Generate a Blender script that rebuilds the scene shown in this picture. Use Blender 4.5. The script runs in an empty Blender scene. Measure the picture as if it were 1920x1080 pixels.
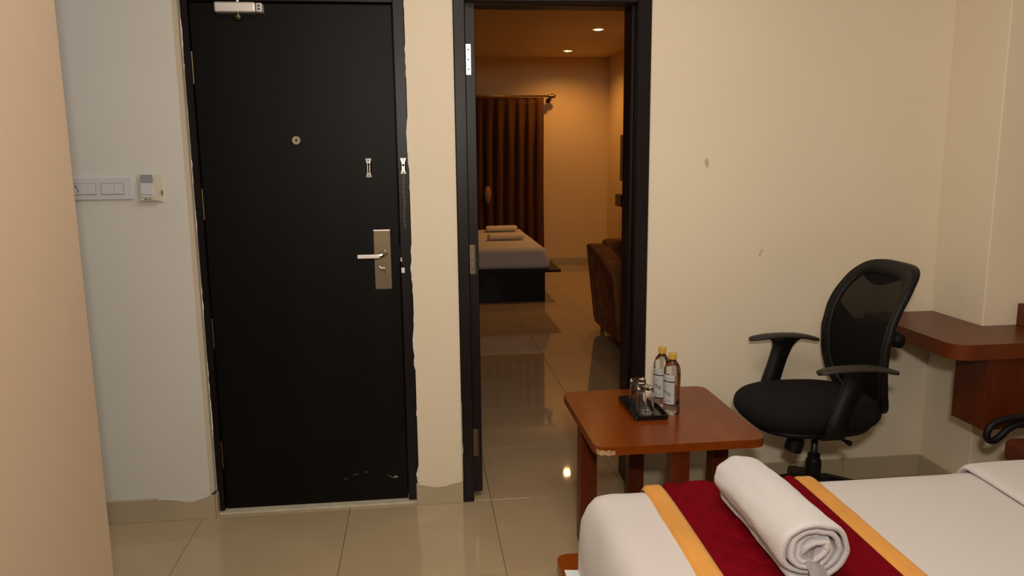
import bpy, bmesh, math, random
from mathutils import Vector, Matrix, noise
PI = math.pi
random.seed(7)
S = bpy.context.scene
COL = S.collection

# ------------------------------------------------------------------ camera
cam_d = bpy.data.cameras.new('camera'); cam = bpy.data.objects.new('camera', cam_d); COL.objects.link(cam)
_r = Vector((0.99307717, -0.11703514, -0.01002513)); _u = Vector((0.02970804, 0.16767326, 0.9853949)); _f = Vector((0.11364488, 0.97887101, -0.16998937))
M = Matrix.Identity(4)
for i in range(3):
    M[i][0] = _r[i]; M[i][1] = _u[i]; M[i][2] = -_f[i]
M[2][3] = 1.48344
cam.matrix_world = M
cam_d.sensor_width = 36.0; cam_d.lens = 1478.88 / 1920 * 36.0; cam_d.clip_start = 0.02
S.camera = cam

# ------------------------------------------------------------------ world, lights, exposure
S.view_settings.view_transform = 'Standard'; S.view_settings.look = 'None'
S.view_settings.gamma = 1.0; S.view_settings.use_curve_mapping = False
S.view_settings.exposure = 0.0
w = bpy.data.worlds.new('world'); S.world = w; w.use_nodes = True
w.node_tree.nodes['Background'].inputs[0].default_value = (0.9, 0.75, 0.6, 1)
w.node_tree.nodes['Background'].inputs[1].default_value = 0.02


def area(name, loc, target, sx, sy, power, color, spread=PI):
    d = bpy.data.lights.new(name, 'AREA'); d.shape = 'RECTANGLE'; d.size = sx; d.size_y = sy
    d.energy = power; d.color = color; d.spread = spread
    o = bpy.data.objects.new(name, d); COL.objects.link(o); o.location = loc
    o.rotation_euler = (Vector(target) - Vector(loc)).to_track_quat('-Z', 'Y').to_euler()
    return o


area('ceiling_light', (0.35, 1.75, 2.64), (0.35, 1.75, 0), 0.9, 0.7, 15, (1.0, 0.89, 0.78))
area('ceiling_light_rear', (0.5, -0.3, 2.64), (0.5, -0.3, 0), 1.2, 1.0, 4, (1.0, 0.89, 0.78))
area('camera_flash', (0.04, -0.12, 1.84), (0.95, 3.2, 2.2), 0.16, 0.12, 34, (1.0, 0.91, 0.81))
area('corridor_light', (-2.1, 2.75, 2.6), (-2.1, 2.75, 0), 0.5, 0.5, 3.0, (0.82, 0.9, 1.0))

# ------------------------------------------------------------------ materials


def nt(name):
    m = bpy.data.materials.new(name); m.use_nodes = True
    return m, m.node_tree.nodes, m.node_tree.links, m.node_tree.nodes['Principled BSDF']


def mat(name, col, rough=0.5, metal=0.0, noise_s=0, noise_a=0.0, bump=0.0, bump_s=200, spec=0.5, sheen=0.0, stretch=None, coat=0.0):
    m, N, L, b = nt(name)
    b.inputs['Base Color'].default_value = (*col, 1); b.inputs['Roughness'].default_value = rough
    b.inputs['Metallic'].default_value = metal; b.inputs['Specular IOR Level'].default_value = spec
    b.inputs['Sheen Weight'].default_value = sheen; b.inputs['Coat Weight'].default_value = coat
    b.inputs['Coat Roughness'].default_value = 0.08
    tc = N.new('ShaderNodeTexCoord'); mp = N.new('ShaderNodeMapping')
    L.new(tc.outputs['Object'], mp.inputs[0])
    if stretch: mp.inputs['Scale'].default_value = stretch
    if noise_a:
        n = N.new('ShaderNodeTexNoise'); n.inputs['Scale'].default_value = noise_s; n.inputs['Detail'].default_value = 5
        L.new(mp.outputs[0], n.inputs['Vector'])
        cr = N.new('ShaderNodeValToRGB'); cr.color_ramp.elements[0].position = 0.3; cr.color_ramp.elements[1].position = 0.7
        a = noise_a
        cr.color_ramp.elements[0].color = (*[c * (1 - a) for c in col], 1); cr.color_ramp.elements[1].color = (*[min(1, c * (1 + a)) for c in col], 1)
        L.new(n.outputs['Fac'], cr.inputs[0]); L.new(cr.outputs[0], b.inputs['Base Color'])
    if bump:
        n2 = N.new('ShaderNodeTexNoise'); n2.inputs['Scale'].default_value = bump_s; n2.inputs['Detail'].default_value = 3
        L.new(mp.outputs[0], n2.inputs['Vector'])
        bp = N.new('ShaderNodeBump'); bp.inputs['Strength'].default_value = bump; bp.inputs['Distance'].default_value = 0.002
        L.new(n2.outputs['Fac'], bp.inputs['Height']); L.new(bp.outputs[0], b.inputs['Normal'])
    return m


def wall_paint(name, col, marks=()):
    m = mat(name, col, 0.55, noise_s=1.6, noise_a=0.025, bump=0.12, bump_s=60, spec=0.3)
    if marks:      # small old stains on the paint
        N, L = m.node_tree.nodes, m.node_tree.links; b = N['Principled BSDF']
        src = b.inputs['Base Color'].links[0].from_socket
        tc = N.new('ShaderNodeTexCoord'); nz = N.new('ShaderNodeTexNoise'); nz.inputs['Scale'].default_value = 90
        L.new(tc.outputs['Object'], nz.inputs['Vector'])
        for (p, sc, c) in marks:
            mp = N.new('ShaderNodeMapping'); mp.vector_type = 'POINT'
            mp.inputs['Location'].default_value = [-a * s for a, s in zip(p, sc)]; mp.inputs['Scale'].default_value = sc
            L.new(tc.outputs['Object'], mp.inputs[0])
            ln = N.new('ShaderNodeVectorMath'); ln.operation = 'LENGTH'; L.new(mp.outputs[0], ln.inputs[0])
            ad = N.new('ShaderNodeMath'); ad.operation = 'ADD'; L.new(ln.outputs['Value'], ad.inputs[0]); L.new(nz.outputs['Fac'], ad.inputs[1])
            mr = N.new('ShaderNodeMapRange'); mr.inputs[1].default_value = 1.1; mr.inputs[2].default_value = 1.6
            mr.inputs[3].default_value = 0.6; mr.inputs[4].default_value = 0.0
            L.new(ad.outputs[0], mr.inputs[0])
            mx = N.new('ShaderNodeMixRGB'); mx.inputs[2].default_value = (*c, 1)
            L.new(mr.outputs[0], mx.inputs[0]); L.new(src, mx.inputs[1]); src = mx.outputs[0]
        L.new(src, b.inputs['Base Color'])
    return m


def wood(name, c1, c2, rough=0.28, coat=0.3, axis='X', scale=9):
    m, N, L, b = nt(name)
    tc = N.new('ShaderNodeTexCoord'); mp = N.new('ShaderNodeMapping'); L.new(tc.outputs['Object'], mp.inputs[0])
    st = {'X': (0.15, 1, 1), 'Y': (1, 0.15, 1), 'Z': (1, 1, 0.12)}[axis]
    mp.inputs['Scale'].default_value = st
    n = N.new('ShaderNodeTexNoise'); n.inputs['Scale'].default_value = scale * 3; n.inputs['Detail'].default_value = 8; n.inputs['Distortion'].default_value = 0.8
    L.new(mp.outputs[0], n.inputs['Vector'])
    cr = N.new('ShaderNodeValToRGB'); cr.color_ramp.elements[0].position = 0.25; cr.color_ramp.elements[1].position = 0.75
    cr.color_ramp.elements[0].color = (*c1, 1); cr.color_ramp.elements[1].color = (*c2, 1)
    L.new(n.outputs['Fac'], cr.inputs[0]); L.new(cr.outputs[0], b.inputs['Base Color'])
    b.inputs['Roughness'].default_value = rough; b.inputs['Coat Weight'].default_value = coat; b.inputs['Coat Roughness'].default_value = 0.15; b.inputs['Specular IOR Level'].default_value = 0.24
    return m


def emis(name, col, s):
    m, N, L, b = nt(name)
    b.inputs['Base Color'].default_value = (*col, 1); b.inputs['Emission Color'].default_value = (*col, 1); b.inputs['Emission Strength'].default_value = s
    return m


def glass(name, col=(1, 1, 1), rough=0.0, ior=1.45):
    m, N, L, b = nt(name)
    b.inputs['Base Color'].default_value = (*col, 1); b.inputs['Transmission Weight'].default_value = 1
    b.inputs['Roughness'].default_value = rough; b.inputs['IOR'].default_value = ior
    return m


STAIN = (0.45, 0.30, 0.12)
MT = {
    'paint': wall_paint('cream wall paint', (0.80, 0.71, 0.55), marks=(((1.19, 3.2, 1.435), (90, 5, 60), STAIN), ((1.195, 3.2, 1.422), (160, 5, 60), STAIN), ((1.44, 3.2, 1.04), (160, 5, 90), STAIN), ((1.447, 3.2, 1.055), (200, 5, 120), STAIN))),
    'paint_hall': wall_paint('off white hall paint', (0.70, 0.68, 0.63)),
    'paint_pier': wall_paint('peach wall paint', (0.64, 0.50, 0.37)),
    'paint2': wall_paint('bedroom wall paint', (0.76, 0.55, 0.29)),
    'ceiling': wall_paint('ceiling paint', (0.80, 0.76, 0.68)),
    'plaster': mat('raw plaster', (0.62, 0.56, 0.46), 0.9, noise_s=60, noise_a=0.3, bump=0.8, bump_s=90),
    'chip': mat('bare particle board', (0.42, 0.28, 0.15), 0.9, noise_s=90, noise_a=0.35),
    'caulk': mat('white filler', (0.75, 0.72, 0.66), 0.8, noise_s=90, noise_a=0.2, bump=0.6, bump_s=120),
    'tile': mat('cream vitrified tile', (0.48, 0.37, 0.225), 0.035, noise_s=2.5, noise_a=0.07, spec=0.55),
    'skirt': mat('skirting tile', (0.47, 0.39, 0.26), 0.3, noise_s=6, noise_a=0.06),
    'grout': mat('dark grout', (0.20, 0.14, 0.08), 0.9),
    'sill': mat('pale stone sill', (0.62, 0.56, 0.42), 0.4, noise_s=30, noise_a=0.1),
    'door': mat('espresso laminate', (0.0035, 0.003, 0.0022), 0.45, noise_s=8, noise_a=0.25, stretch=(1, 1, 0.1), spec=0.14),
    'frame': mat('espresso frame varnish', (0.008, 0.0045, 0.005), 0.38, noise_s=14, noise_a=0.3, stretch=(1, 1, 0.1), bump=0.1, bump_s=80, spec=0.25),
    'chrome': mat('polished steel', (0.55, 0.52, 0.46), 0.18, 1.0),
    'steel': mat('brushed steel', (0.19, 0.15, 0.095), 0.42, 1.0, bump=0.1, bump_s=120, stretch=(1, 1, 12)),
    'satin': mat('satin aluminium', (0.78, 0.76, 0.74), 0.38, 0.7),
    'dark_metal': mat('dark metal', (0.05, 0.05, 0.05), 0.4, 0.8),
    'white_plastic': mat('white plastic', (0.66, 0.66, 0.67), 0.3),
    'ivory_plastic': mat('ivory plastic', (0.64, 0.61, 0.50), 0.35),
    'grey_card': mat('grey card', (0.30, 0.29, 0.33), 0.5),
    'black_hole': mat('black void', (0.004, 0.004, 0.004), 0.9),
    'sheet': mat('white cotton sheet', (0.62, 0.585, 0.57), 0.85, bump=0.08, bump_s=400, sheen=0.15),
    'terry': mat('white terry cloth', (0.62, 0.60, 0.60), 0.95, bump=0.9, bump_s=380, sheen=0.3),
    'red': mat('crimson quilted satin', (0.155, 0.0007, 0.006), 0.8, noise_s=8, noise_a=0.10, spec=0.06, bump=0.1, bump_s=300),
    'orange': mat('golden orange satin', (0.68, 0.305, 0.05), 0.6, noise_s=7, noise_a=0.10, sheen=0.1, bump=0.1, bump_s=300),
    'thread': mat('dark stitching', (0.10, 0.004, 0.008), 0.8),
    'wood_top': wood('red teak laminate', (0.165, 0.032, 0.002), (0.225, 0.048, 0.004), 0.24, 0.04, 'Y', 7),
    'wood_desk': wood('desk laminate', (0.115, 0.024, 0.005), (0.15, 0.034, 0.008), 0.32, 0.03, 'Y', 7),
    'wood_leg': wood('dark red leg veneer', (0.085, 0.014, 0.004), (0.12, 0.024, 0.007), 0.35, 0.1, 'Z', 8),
    'black_fabric': mat('black upholstery', (0.006, 0.005, 0.005), 0.9, bump=0.4, bump_s=500, spec=0.25),
    'black_plastic': mat('black plastic', (0.006, 0.0055, 0.0055), 0.5, bump=0.15, bump_s=400, spec=0.25),
    'arm_pad': mat('soft black arm pad', (0.022, 0.019, 0.015), 0.5),
    'tray': mat('black lacquer', (0.006, 0.006, 0.007), 0.16),
    'glass': glass('clear glass', (1, 1, 1), 0.0, 1.45),
    'pet': glass('clear bottle plastic', (1, 1, 1), 0.0, 1.2),
    'water': glass('water', (0.97, 0.99, 1), 0.0, 1.33),
    'cap': mat('yellow bottle cap', (0.60, 0.38, 0.05), 0.4),
    'label': mat('white paper label', (0.78, 0.78, 0.78), 0.6),
    'ink': mat('black ink', (0.02, 0.02, 0.02), 0.6),
    'greyink': mat('grey ink', (0.22, 0.22, 0.24), 0.6),
    'curtain': mat('brown curtain', (0.20, 0.080, 0.024), 0.7, noise_s=40, noise_a=0.2, stretch=(1, 1, 0.03), spec=0.3),
    'curtain_dark': mat('dark brown curtain', (0.10, 0.040, 0.014), 0.8),
    'sofa': mat('brown velvet', (0.26, 0.115, 0.05), 0.85, noise_s=9, noise_a=0.35, spec=0.15),
    'bed_dark': mat('black brown laminate', (0.008, 0.006, 0.004), 0.45, spec=0.2),
    'tan_towel': mat('folded towel', (0.74, 0.64, 0.50), 0.95, bump=0.8, bump_s=300),
    'brass': mat('antique brass', (0.35, 0.22, 0.10), 0.3, 1.0),
    'pulley': mat('wooden cord weight', (0.35, 0.18, 0.07), 0.5),
    'lamp': emis('lamp glow', (1.0, 0.80, 0.48), 22),
    'tv': mat('black screen', (0.006, 0.005, 0.004), 0.35, spec=0.2),
    'red_leather': mat('oxblood seat vinyl', (0.10, 0.020, 0.008), 0.45),
    'paper': mat('pale blue paper', (0.72, 0.78, 0.82), 0.5),
}
# fabric with fine holes
m, N, L, b = nt('black mesh fabric')
b.inputs['Specular IOR Level'].default_value = 0.1; b.inputs['Base Color'].default_value = (0.007, 0.006, 0.005, 1); b.inputs['Roughness'].default_value = 0.8
tr = N.new('ShaderNodeBsdfTransparent'); mx = N.new('ShaderNodeMixShader'); mx.inputs[0].default_value = 0.09
L.new(b.outputs[0], mx.inputs[1]); L.new(tr.outputs[0], mx.inputs[2])
L.new(mx.outputs[0], N['Material Output'].inputs[0]); MT['mesh'] = m

# ------------------------------------------------------------------ helpers
W = {}


def worg(o): return W.get(o.name, Vector((0, 0, 0)))


def tag(o, label=None, cat=None, group=None, kind=None):
    if label: o['label'] = label
    if cat: o['category'] = cat
    if group: o['group'] = group
    if kind: o['kind'] = kind
    return o


def thing(name, loc, label, cat, group=None):
    o = bpy.data.objects.new(name, None); COL.objects.link(o); o.location = loc; o.empty_display_size = 0.05
    W[o.name] = Vector(loc); return tag(o, label, cat, group)


def mk(name, bm, m, parent=None, origin=None, smooth=False, label=None):
    org = worg(parent) if parent else Vector(origin or (0, 0, 0))
    bmesh.ops.translate(bm, verts=bm.verts, vec=-org)
    bmesh.ops.recalc_face_normals(bm, faces=bm.faces)
    me = bpy.data.meshes.new(name); bm.to_mesh(me); bm.free()
    ms = m if isinstance(m, (list, tuple)) else [m]
    for a in ms: me.materials.append(MT[a])
    if smooth:
        for p in me.polygons: p.use_smooth = True
    o = bpy.data.objects.new(name, me); COL.objects.link(o)
    if parent:
        o.parent = parent; W[o.name] = org
    else:
        o.location = org; W[o.name] = org
    if label: o['label'] = label
    return o


def box(bm, x0, x1, y0, y1, z0, z1, bev=0.0, seg=2, mi=0):
    vs = [bm.verts.new(v) for v in ((x0, y0, z0), (x1, y0, z0), (x1, y1, z0), (x0, y1, z0), (x0, y0, z1), (x1, y0, z1), (x1, y1, z1), (x0, y1, z1))]
    fs = [bm.faces.new([vs[i] for i in q]) for q in ((0, 3, 2, 1), (4, 5, 6, 7), (0, 1, 5, 4), (1, 2, 6, 5), (2, 3, 7, 6), (3, 0, 4, 7))]
    for f in fs: f.material_index = mi
    if bev:
        es = list({e for f in fs for e in f.edges})
        bmesh.ops.bevel(bm, geom=es, offset=bev, segments=seg, affect='EDGES', profile=0.5)
    return vs


def B(x0, x1, y0, y1, z0, z1, bev=0.0, seg=2):
    bm = bmesh.new(); box(bm, x0, x1, y0, y1, z0, z1, bev, seg); return bm


def lathe(bm, c, prof, n=24, axis='Z', mi=0, cap=True):
    rings = []
    for (r, h) in prof:
        ring = []
        for i in range(n):
            a = 2 * PI * i / n; p = (r * math.cos(a), r * math.sin(a), h)
            if axis == 'Y': p = (p[0], p[2], p[1])
            if axis == 'X': p = (p[2], p[0], p[1])
            ring.append(bm.verts.new((c[0] + p[0], c[1] + p[1], c[2] + p[2])))
        rings.append(ring)
    for a, b_ in zip(rings, rings[1:]):
        for i in range(n):
            f = bm.faces.new((a[i], a[(i + 1) % n], b_[(i + 1) % n], b_[i])); f.material_index = mi
    if cap:
        for r_ in (rings[0], rings[-1]):
            f = bm.faces.new(r_); f.material_index = mi
    return rings


def tube(bm, pts, r, n=10, closed=False, flat=1.0, up=None):
    pts = [Vector(p) for p in pts]; rings = []
    m_ = len(pts); prev = None
    for i, p in enumerate(pts):
        if closed: t = pts[(i + 1) % m_] - pts[i - 1]
        else: t = pts[min(i + 1, m_ - 1)] - pts[max(i - 1, 0)]
        t.normalize()
        if up is not None: a = Vector(up)
        elif prev is None: a = Vector((0, 0, 1)) if abs(t.z) < 0.9 else Vector((0, 1, 0))
        else: a = prev
        a = (a - t * a.dot(t)).normalized(); prev = a; b_ = t.cross(a)
        rr = r[i] if isinstance(r, (list, tuple)) else r
        rings.append([bm.verts.new(p + a * (rr * flat * math.cos(2 * PI * k / n)) + b_ * (rr * math.sin(2 * PI * k / n))) for k in range(n)])
    rng = range(m_) if closed else range(m_ - 1)
    for i in rng:
        a, c = rings[i], rings[(i + 1) % m_]
        for k in range(n): bm.faces.new((a[k], a[(k + 1) % n], c[(k + 1) % n], c[k]))
    if not closed:
        bm.faces.new(rings[0]); bm.faces.new(rings[-1])


def prism(bm, pts, d0, d1, plane='XY', mi=0):
    def P(a, b_, d): return {'XY': (a, b_, d), 'XZ': (a, d, b_), 'YZ': (d, a, b_)}[plane]
    lo = [bm.verts.new(P(a, b_, d0)) for a, b_ in pts]; hi = [bm.verts.new(P(a, b_, d1)) for a, b_ in pts]
    fs = [bm.faces.new(lo), bm.faces.new(hi)]
    n = len(pts)
    for i in range(n): fs.append(bm.faces.new((lo[i], lo[(i + 1) % n], hi[(i + 1) % n], hi[i])))
    for f in fs: f.material_index = mi
    return fs


def rrect(x0, x1, y0, y1, r, n=6):
    if not isinstance(r, (list, tuple)): r = [r] * 4
    o = []
    for (cx, cy, a0, rr) in ((x0, y0, PI, r[0]), (x1, y0, 1.5 * PI, r[1]), (x1, y1, 0, r[2]), (x0, y1, PI / 2, r[3])):
        sx = 1 if cx == x0 else -1; sy = 1 if cy == y0 else -1
        if rr <= 0: o.append((cx, cy)); continue
        for k in range(n + 1):
            a = a0 + k / n * PI / 2
            o.append((cx + sx * rr + rr * math.cos(a), cy + sy * rr + rr * math.sin(a)))
    return o


def bevel_all(bm, off, seg=2, ang=0.6):
    es = [e for e in bm.edges if len(e.link_faces) == 2 and e.calc_face_angle(0) > ang]
    bmesh.ops.bevel(bm, geom=es, offset=off, segments=seg, affect='EDGES', profile=0.5)


def grid(bm, nu, nv, fn, wrap=False, mi=0):
    V = [[bm.verts.new(fn(i / (nu if wrap else nu - 1), j / (nv - 1))) for j in range(nv)] for i in range(nu)]
    for i in range(nu if wrap else nu - 1):
        for j in range(nv - 1):
            i2 = (i + 1) % nu
            f = bm.faces.new((V[i][j], V[i2][j], V[i2][j + 1], V[i][j + 1])); f.material_index = mi
    return V


def struct(name, bm, m, **k):
    o = mk(name, bm, m, **k); o['kind'] = 'structure'; return o


# ------------------------------------------------------------------ the room shell
Y0 = 3.2; TX = -0.329; T = 0.6
TOPZ = 2.66
# floor : grout bed with single tiles
bm = bmesh.new(); box(bm, -2.75, 3.4, -1.7, 10.5, -0.10, -0.012)
floor = struct('floor', bm, 'grout')
g = 0.0010
bm = bmesh.new(); box(bm, g, T - g, g, T - g, -0.012, 0.0, 0.0006, 1)
tile0 = None
for j in range(-8, 13):
    for i in range(-4, 7):
        x = TX + i * T; y = Y0 + j * T
        if j >= 0 and (i < -2 or x > 2.5): continue
        if tile0 is None:
            tile0 = mk('tile', bm, 'tile', parent=floor); t = tile0
        else:
            t = tile0.copy(); COL.objects.link(t)
        t.location = (x, y, 0)
struct('ceiling', B(-2.75, 3.4, -1.7, 3.2, TOPZ, TOPZ + 0.1), 'ceiling')
bm = bmesh.new(); box(bm, -1.6, 2.7, 3.2, 10.5, TOPZ, TOPZ + 0.1)
struct('ceiling', bm, 'paint2')

# back wall with the two door openings
bm = bmesh.new()
box(bm, -0.893, -0.033, Y0, 3.35, 2.075, TOPZ); box(bm, -0.036, 0.150, Y0, 3.35, 0, TOPZ)
box(bm, 0.150, 0.944, Y0, 3.35, 2.125, TOPZ); box(bm, 0.944, 3.35, Y0, 3.35, 0, TOPZ)
struct('wall_back', bm, 'paint')
struct('wall_back', B(-2.75, -0.893, Y0 - 0.005, 3.35, 0, TOPZ), 'paint_hall')
# near wall end on the left, partition beside the corridor
struct('wall_left', B(-1.05, -0.896, -1.7, 2.2, 0, TOPZ, 0.004, 1), 'paint_pier')
struct('wall_left', B(-2.75, -2.65, -1.7, 2.2, 0, TOPZ), 'paint_hall')
struct('wall_left', B(-2.75, -2.65, 2.2, 3.2, 0, TOPZ), 'paint_hall')
struct('wall_front', B(-2.75, 3.4, -1.8, -1.7, 0, TOPZ), 'paint')
struct('wall_right', B(3.3, 3.4, -1.7, 3.2, 0, TOPZ), 'paint')
# square column in the corner beside the desk
struct('wall_right', B(2.252, 3.3, 2.882, 3.2, 0, TOPZ, 0.003, 1), 'paint', label='square column in the corner behind the desk')
# second room
struct('wall_far', B(-1.6, 2.7, 10.22, 10.35, 0, TOPZ), 'paint2')
struct('wall_far_right', B(2.46, 2.6, 3.35, 10.22, 0, TOPZ), 'paint2')
struct('wall_far_left', B(-1.6, -1.45, 3.35, 10.22, 0, TOPZ), 'paint2')
struct('wall_far_front', B(-1.45, -0.9, 3.352, 3.42, 0, TOPZ), 'paint2')
struct('wall_corridor', B(-0.95, 0.10, 3.42, 3.5, 0, TOPZ), 'paint2')

# skirting tiles (separate lengths, like the floor tiles)
def skirt(name, pieces, m='skirt'):
    root = None
    for k, (a, b_) in enumerate(pieces):
        bm = B(*a, *b_, 0, 0.098, 0.0012, 1)
        o = mk('skirting_tile' if root else name, bm, m, parent=root)
        if root is None: root = o; o['kind'] = 'structure'
    return root


skirt('baseboard_left', [((-1.474, -0.875), (Y0 - 0.017, Y0 - 0.005)), ((-2.075, -1.476), (Y0 - 0.017, Y0 - 0.005)), ((-0.874, -0.866), (Y0 - 0.012, 3.232))])
skirt('baseboard_back', [((-0.047, 0.151), (Y0 - 0.012, Y0 - 0.0005))])
skirt('baseboard_right', [((0.935, 1.471), (Y0 - 0.012, Y0)), ((1.473, 1.871), (Y0 - 0.012, Y0)), ((1.873, 2.240), (Y0 - 0.012, Y0)), ((2.240, 2.252), (2.882, Y0 - 0.013)), ((2.240, 2.84), (2.870, 2.881))])
skirt('baseboard_far', [((1.40 - k * 0.6, 2.0 - k * 0.6 - 0.003), (10.208, 10.22)) for k in range(-1, 3)][1:] + [((2.0, 2.448), (10.208, 10.22))])
skirt('baseboard_far_right', [((2.448, 2.46), (9.6 - 0.6 * k, 10.197 - 0.6 * k)) for k in range(6)])

# ragged plaster where the door frames meet the wall
def ragged(name, x, side, z0, z1, y, base, amp, m, seed, th=0.004, nm_chunks=()):
    bm = bmesh.new(); n = int((z1 - z0) / 0.012)
    L0, L1 = [], []
    for k in range(n + 1):
        z = z0 + (z1 - z0) * k / n
        v = base + amp * max(-0.6, noise.noise(Vector((seed, z * 6.0, 0))) + 0.55 * noise.noise(Vector((seed + 9, z * 30, 0)))) * 1.6
        if nm_chunks: v += sum(a * math.exp(-((z - c) / w_) ** 2) * (0.6 + abs(noise.noise(Vector((z * 120, 1, seed))))) for c, w_, a in nm_chunks)
        v = max(0.0008, v)
        L0.append((x, z)); L1.append((x + side * v, z))
    for k in range(n):
        a = [bm.verts.new((p[0], y, p[1])) for p in (L0[k], L1[k], L1[k + 1], L0[k + 1])]
        b_ = [bm.verts.new((p[0], y - th, p[1])) for p in (L0[k], L1[k], L1[k + 1], L0[k + 1])]
        bm.faces.new(b_); bm.faces.new((a[1], b_[1], b_[2], a[2])); bm.faces.new((a[0], a[3], b_[3], b_[0]))
    bmesh.ops.remove_doubles(bm, verts=bm.verts, dist=1e-5)
    o = mk(name, bm, m, smooth=False); o['kind'] = 'structure'; return o


bm = bmesh.new(); prism(bm, [(-0.8930, 3.1955), (-0.8740, 3.262), (-0.8935, 3.262)], 0.1, 2.3)
struct('trim_1', bm, 'paint')     # plaster return beside the entrance door
ragged('trim_2', -0.874, 1, 0.10, 2.06, 3.226, 0.001, 0.006, 'caulk', 3.1)
ragged('trim_3', -0.034, -1, 0.10, 2.06, 3.203, 0.002, 0.006, 'caulk', 5.7, 0.006, ((0.150, 0.014, 0.010), (0.135, 0.008, 0.006), (0.02, 0.006, 0.008), (0.44, 0.03, 0.006), (0.40, 0.01, 0.006)))
ragged('trim_4', 0.151, 1, 0.10, 0.45, 3.199, 0.0, 0.007, 'caulk', 8.2, 0.013)
# skim of plaster smeared over the skirting tops
for (nm, xa, xb, yy, sd, mm) in (('trim_5', -0.04, 0.145, 3.1875, 2.2, 'paint'), ('trim_6', -1.1, -0.90, 3.1825, 4.4, 'paint_hall')):
    bm = bmesh.new(); n = 30; top = []; bot = []
    for k in range(n + 1):
        x = xa + (xb - xa) * k / n
        env = math.sin(PI * k / n) ** 0.6
        dz = 0.022 * env * (0.7 + 0.7 * noise.noise(Vector((sd, x * 14, 0)))) + 0.001
        top.append((x, 0.1005 + 0.003 * env)); bot.append((x, 0.0985 - dz))
    prism(bm, top + bot[::-1], yy, yy - 0.0015, 'XZ')
    bmesh.ops.triangulate(bm, faces=bm.faces)
    struct(nm, bm, mm)

# ------------------------------------------------------------------ door 1 (entrance door, closed)
def cut_box_ring(bm, x0, x1, z1, fw, y0, y1, z0=0.0, bev=0.002):
    box(bm, x0, x0 + fw[0], y0, y1, z0, z1, bev, 1); box(bm, x1 - fw[1], x1, y0, y1, z0, z1, bev, 1)
    box(bm, x0 + fw[0], x1 - fw[1], y0, y1, z1 - fw[2], z1, bev, 1)


bm = bmesh.new(); cut_box_ring(bm, -0.871, -0.037, 2.10, (0.024, 0.044, 0.043), 3.222, 3.34, 0.012)
# rebate behind the leaf
cut_box_ring(bm, -0.846, -0.083, 2.057, (0.02, 0.02, 0.02), 3.292, 3.34, 0.012)
d1 = struct('door_1', bm, 'frame', label='dark frame of the closed entrance door')
leaf = mk('door_leaf', B(-0.8445, -0.0855, 3.245, 3.287, 0.010, 2.054, 0.002, 1), 'door', parent=d1)
struct('trim_7', B(-0.866, -0.040, 3.206, 3.34, 0.0005, 0.010, 0.001, 1), 'sill', label='pale stone sill under the entrance door')
for (za, zb) in ((1.753, 1.874), (1.231, 1.353), (0.709, 0.831), (0.194, 0.311)):
    bm = bmesh.new(); lathe(bm, (-0.8462, 3.2415, 0), [(0.0032, za), (0.0032, (za + zb) / 2 - 0.001), (0.0025, (za + zb) / 2), (0.0032, (za + zb) / 2 + 0.001), (0.0032, zb)], 8)
    mk('hinge', bm, 'steel', parent=d1)
bm = bmesh.new(); lathe(bm, (-0.474, 3.245, 1.537), [(0.018, 0), (0.018, -0.003), (0.0155, -0.006), (0.012, -0.006), (0.0105, -0.003), (0.0085, -0.003), (0.007, -0.0055), (0.005, -0.0055), (0.003, -0.004)], 24, 'Y')
mk('peephole', bm, 'chrome', parent=leaf)
bm = bmesh.new(); lathe(bm, (-0.474, 3.245, 1.537), [(0.0042, -0.0035), (0.0042, -0.0062), (0.001, -0.0066)], 16, 'Y')
mk('peephole_lens', bm, 'tv', parent=leaf)


def latch_plate(x, zc, y, hh=0.0385, w_=0.0115):
    bm = bmesh.new(); pts = []
    out = [(-1, 1), (-.45, .93), (0, 1.0), (.45, .93), (1, 1), (.85, .74), (.58, .45), (.55, 0), (.58, -.45), (.85, -.78), (1, -1), (.5, -.90), (0, -1.02), (-.5, -.90), (-1, -1), (-.85, -.78), (-.58, -.45), (-.55, 0), (-.58, .45), (-.85, .74)]
    prism(bm, [(x + a * w_, zc + b_ * hh) for a, b_ in out], y, y - 0.004, 'XZ')
    bmesh.ops.triangulate(bm, faces=[f for f in bm.faces if len(f.verts) > 4])
    lathe(bm, (x, y - 0.003, zc + hh * .78), [(0.004, 0), (0.004, -0.003), (0.002, -0.0045)], 10, 'Y')
    lathe(bm, (x, y - 0.003, zc - hh * .78), [(0.004, 0), (0.004, -0.003), (0.002, -0.0045)], 10, 'Y')
    return bm


lp = mk('chain_keeper', latch_plate(-0.197, 1.426, 3.245), 'chrome', parent=leaf)
bm = bmesh.new(); prism(bm, rrect(-0.1995, -0.1945, 1.406, 1.442, 0.002, 3), 3.2409, 3.2402, 'XZ'); lathe(bm, (-0.197, 3.2409, 1.440), [(0.0045, 0), (0.0045, -0.0007)], 12, 'Y')
mk('slot', bm, 'black_hole', parent=leaf)
cp = mk('chain_anchor', latch_plate(-0.059, 1.432, 3.2215, 0.032, 0.011), 'chrome', parent=d1)
bm = bmesh.new(); lathe(bm, (-0.059, 3.2175, 1.436), [(0.005, 0), (0.005, -0.001)], 12, 'Y')
mk('slot', bm, 'black_hole', parent=cp)
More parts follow.
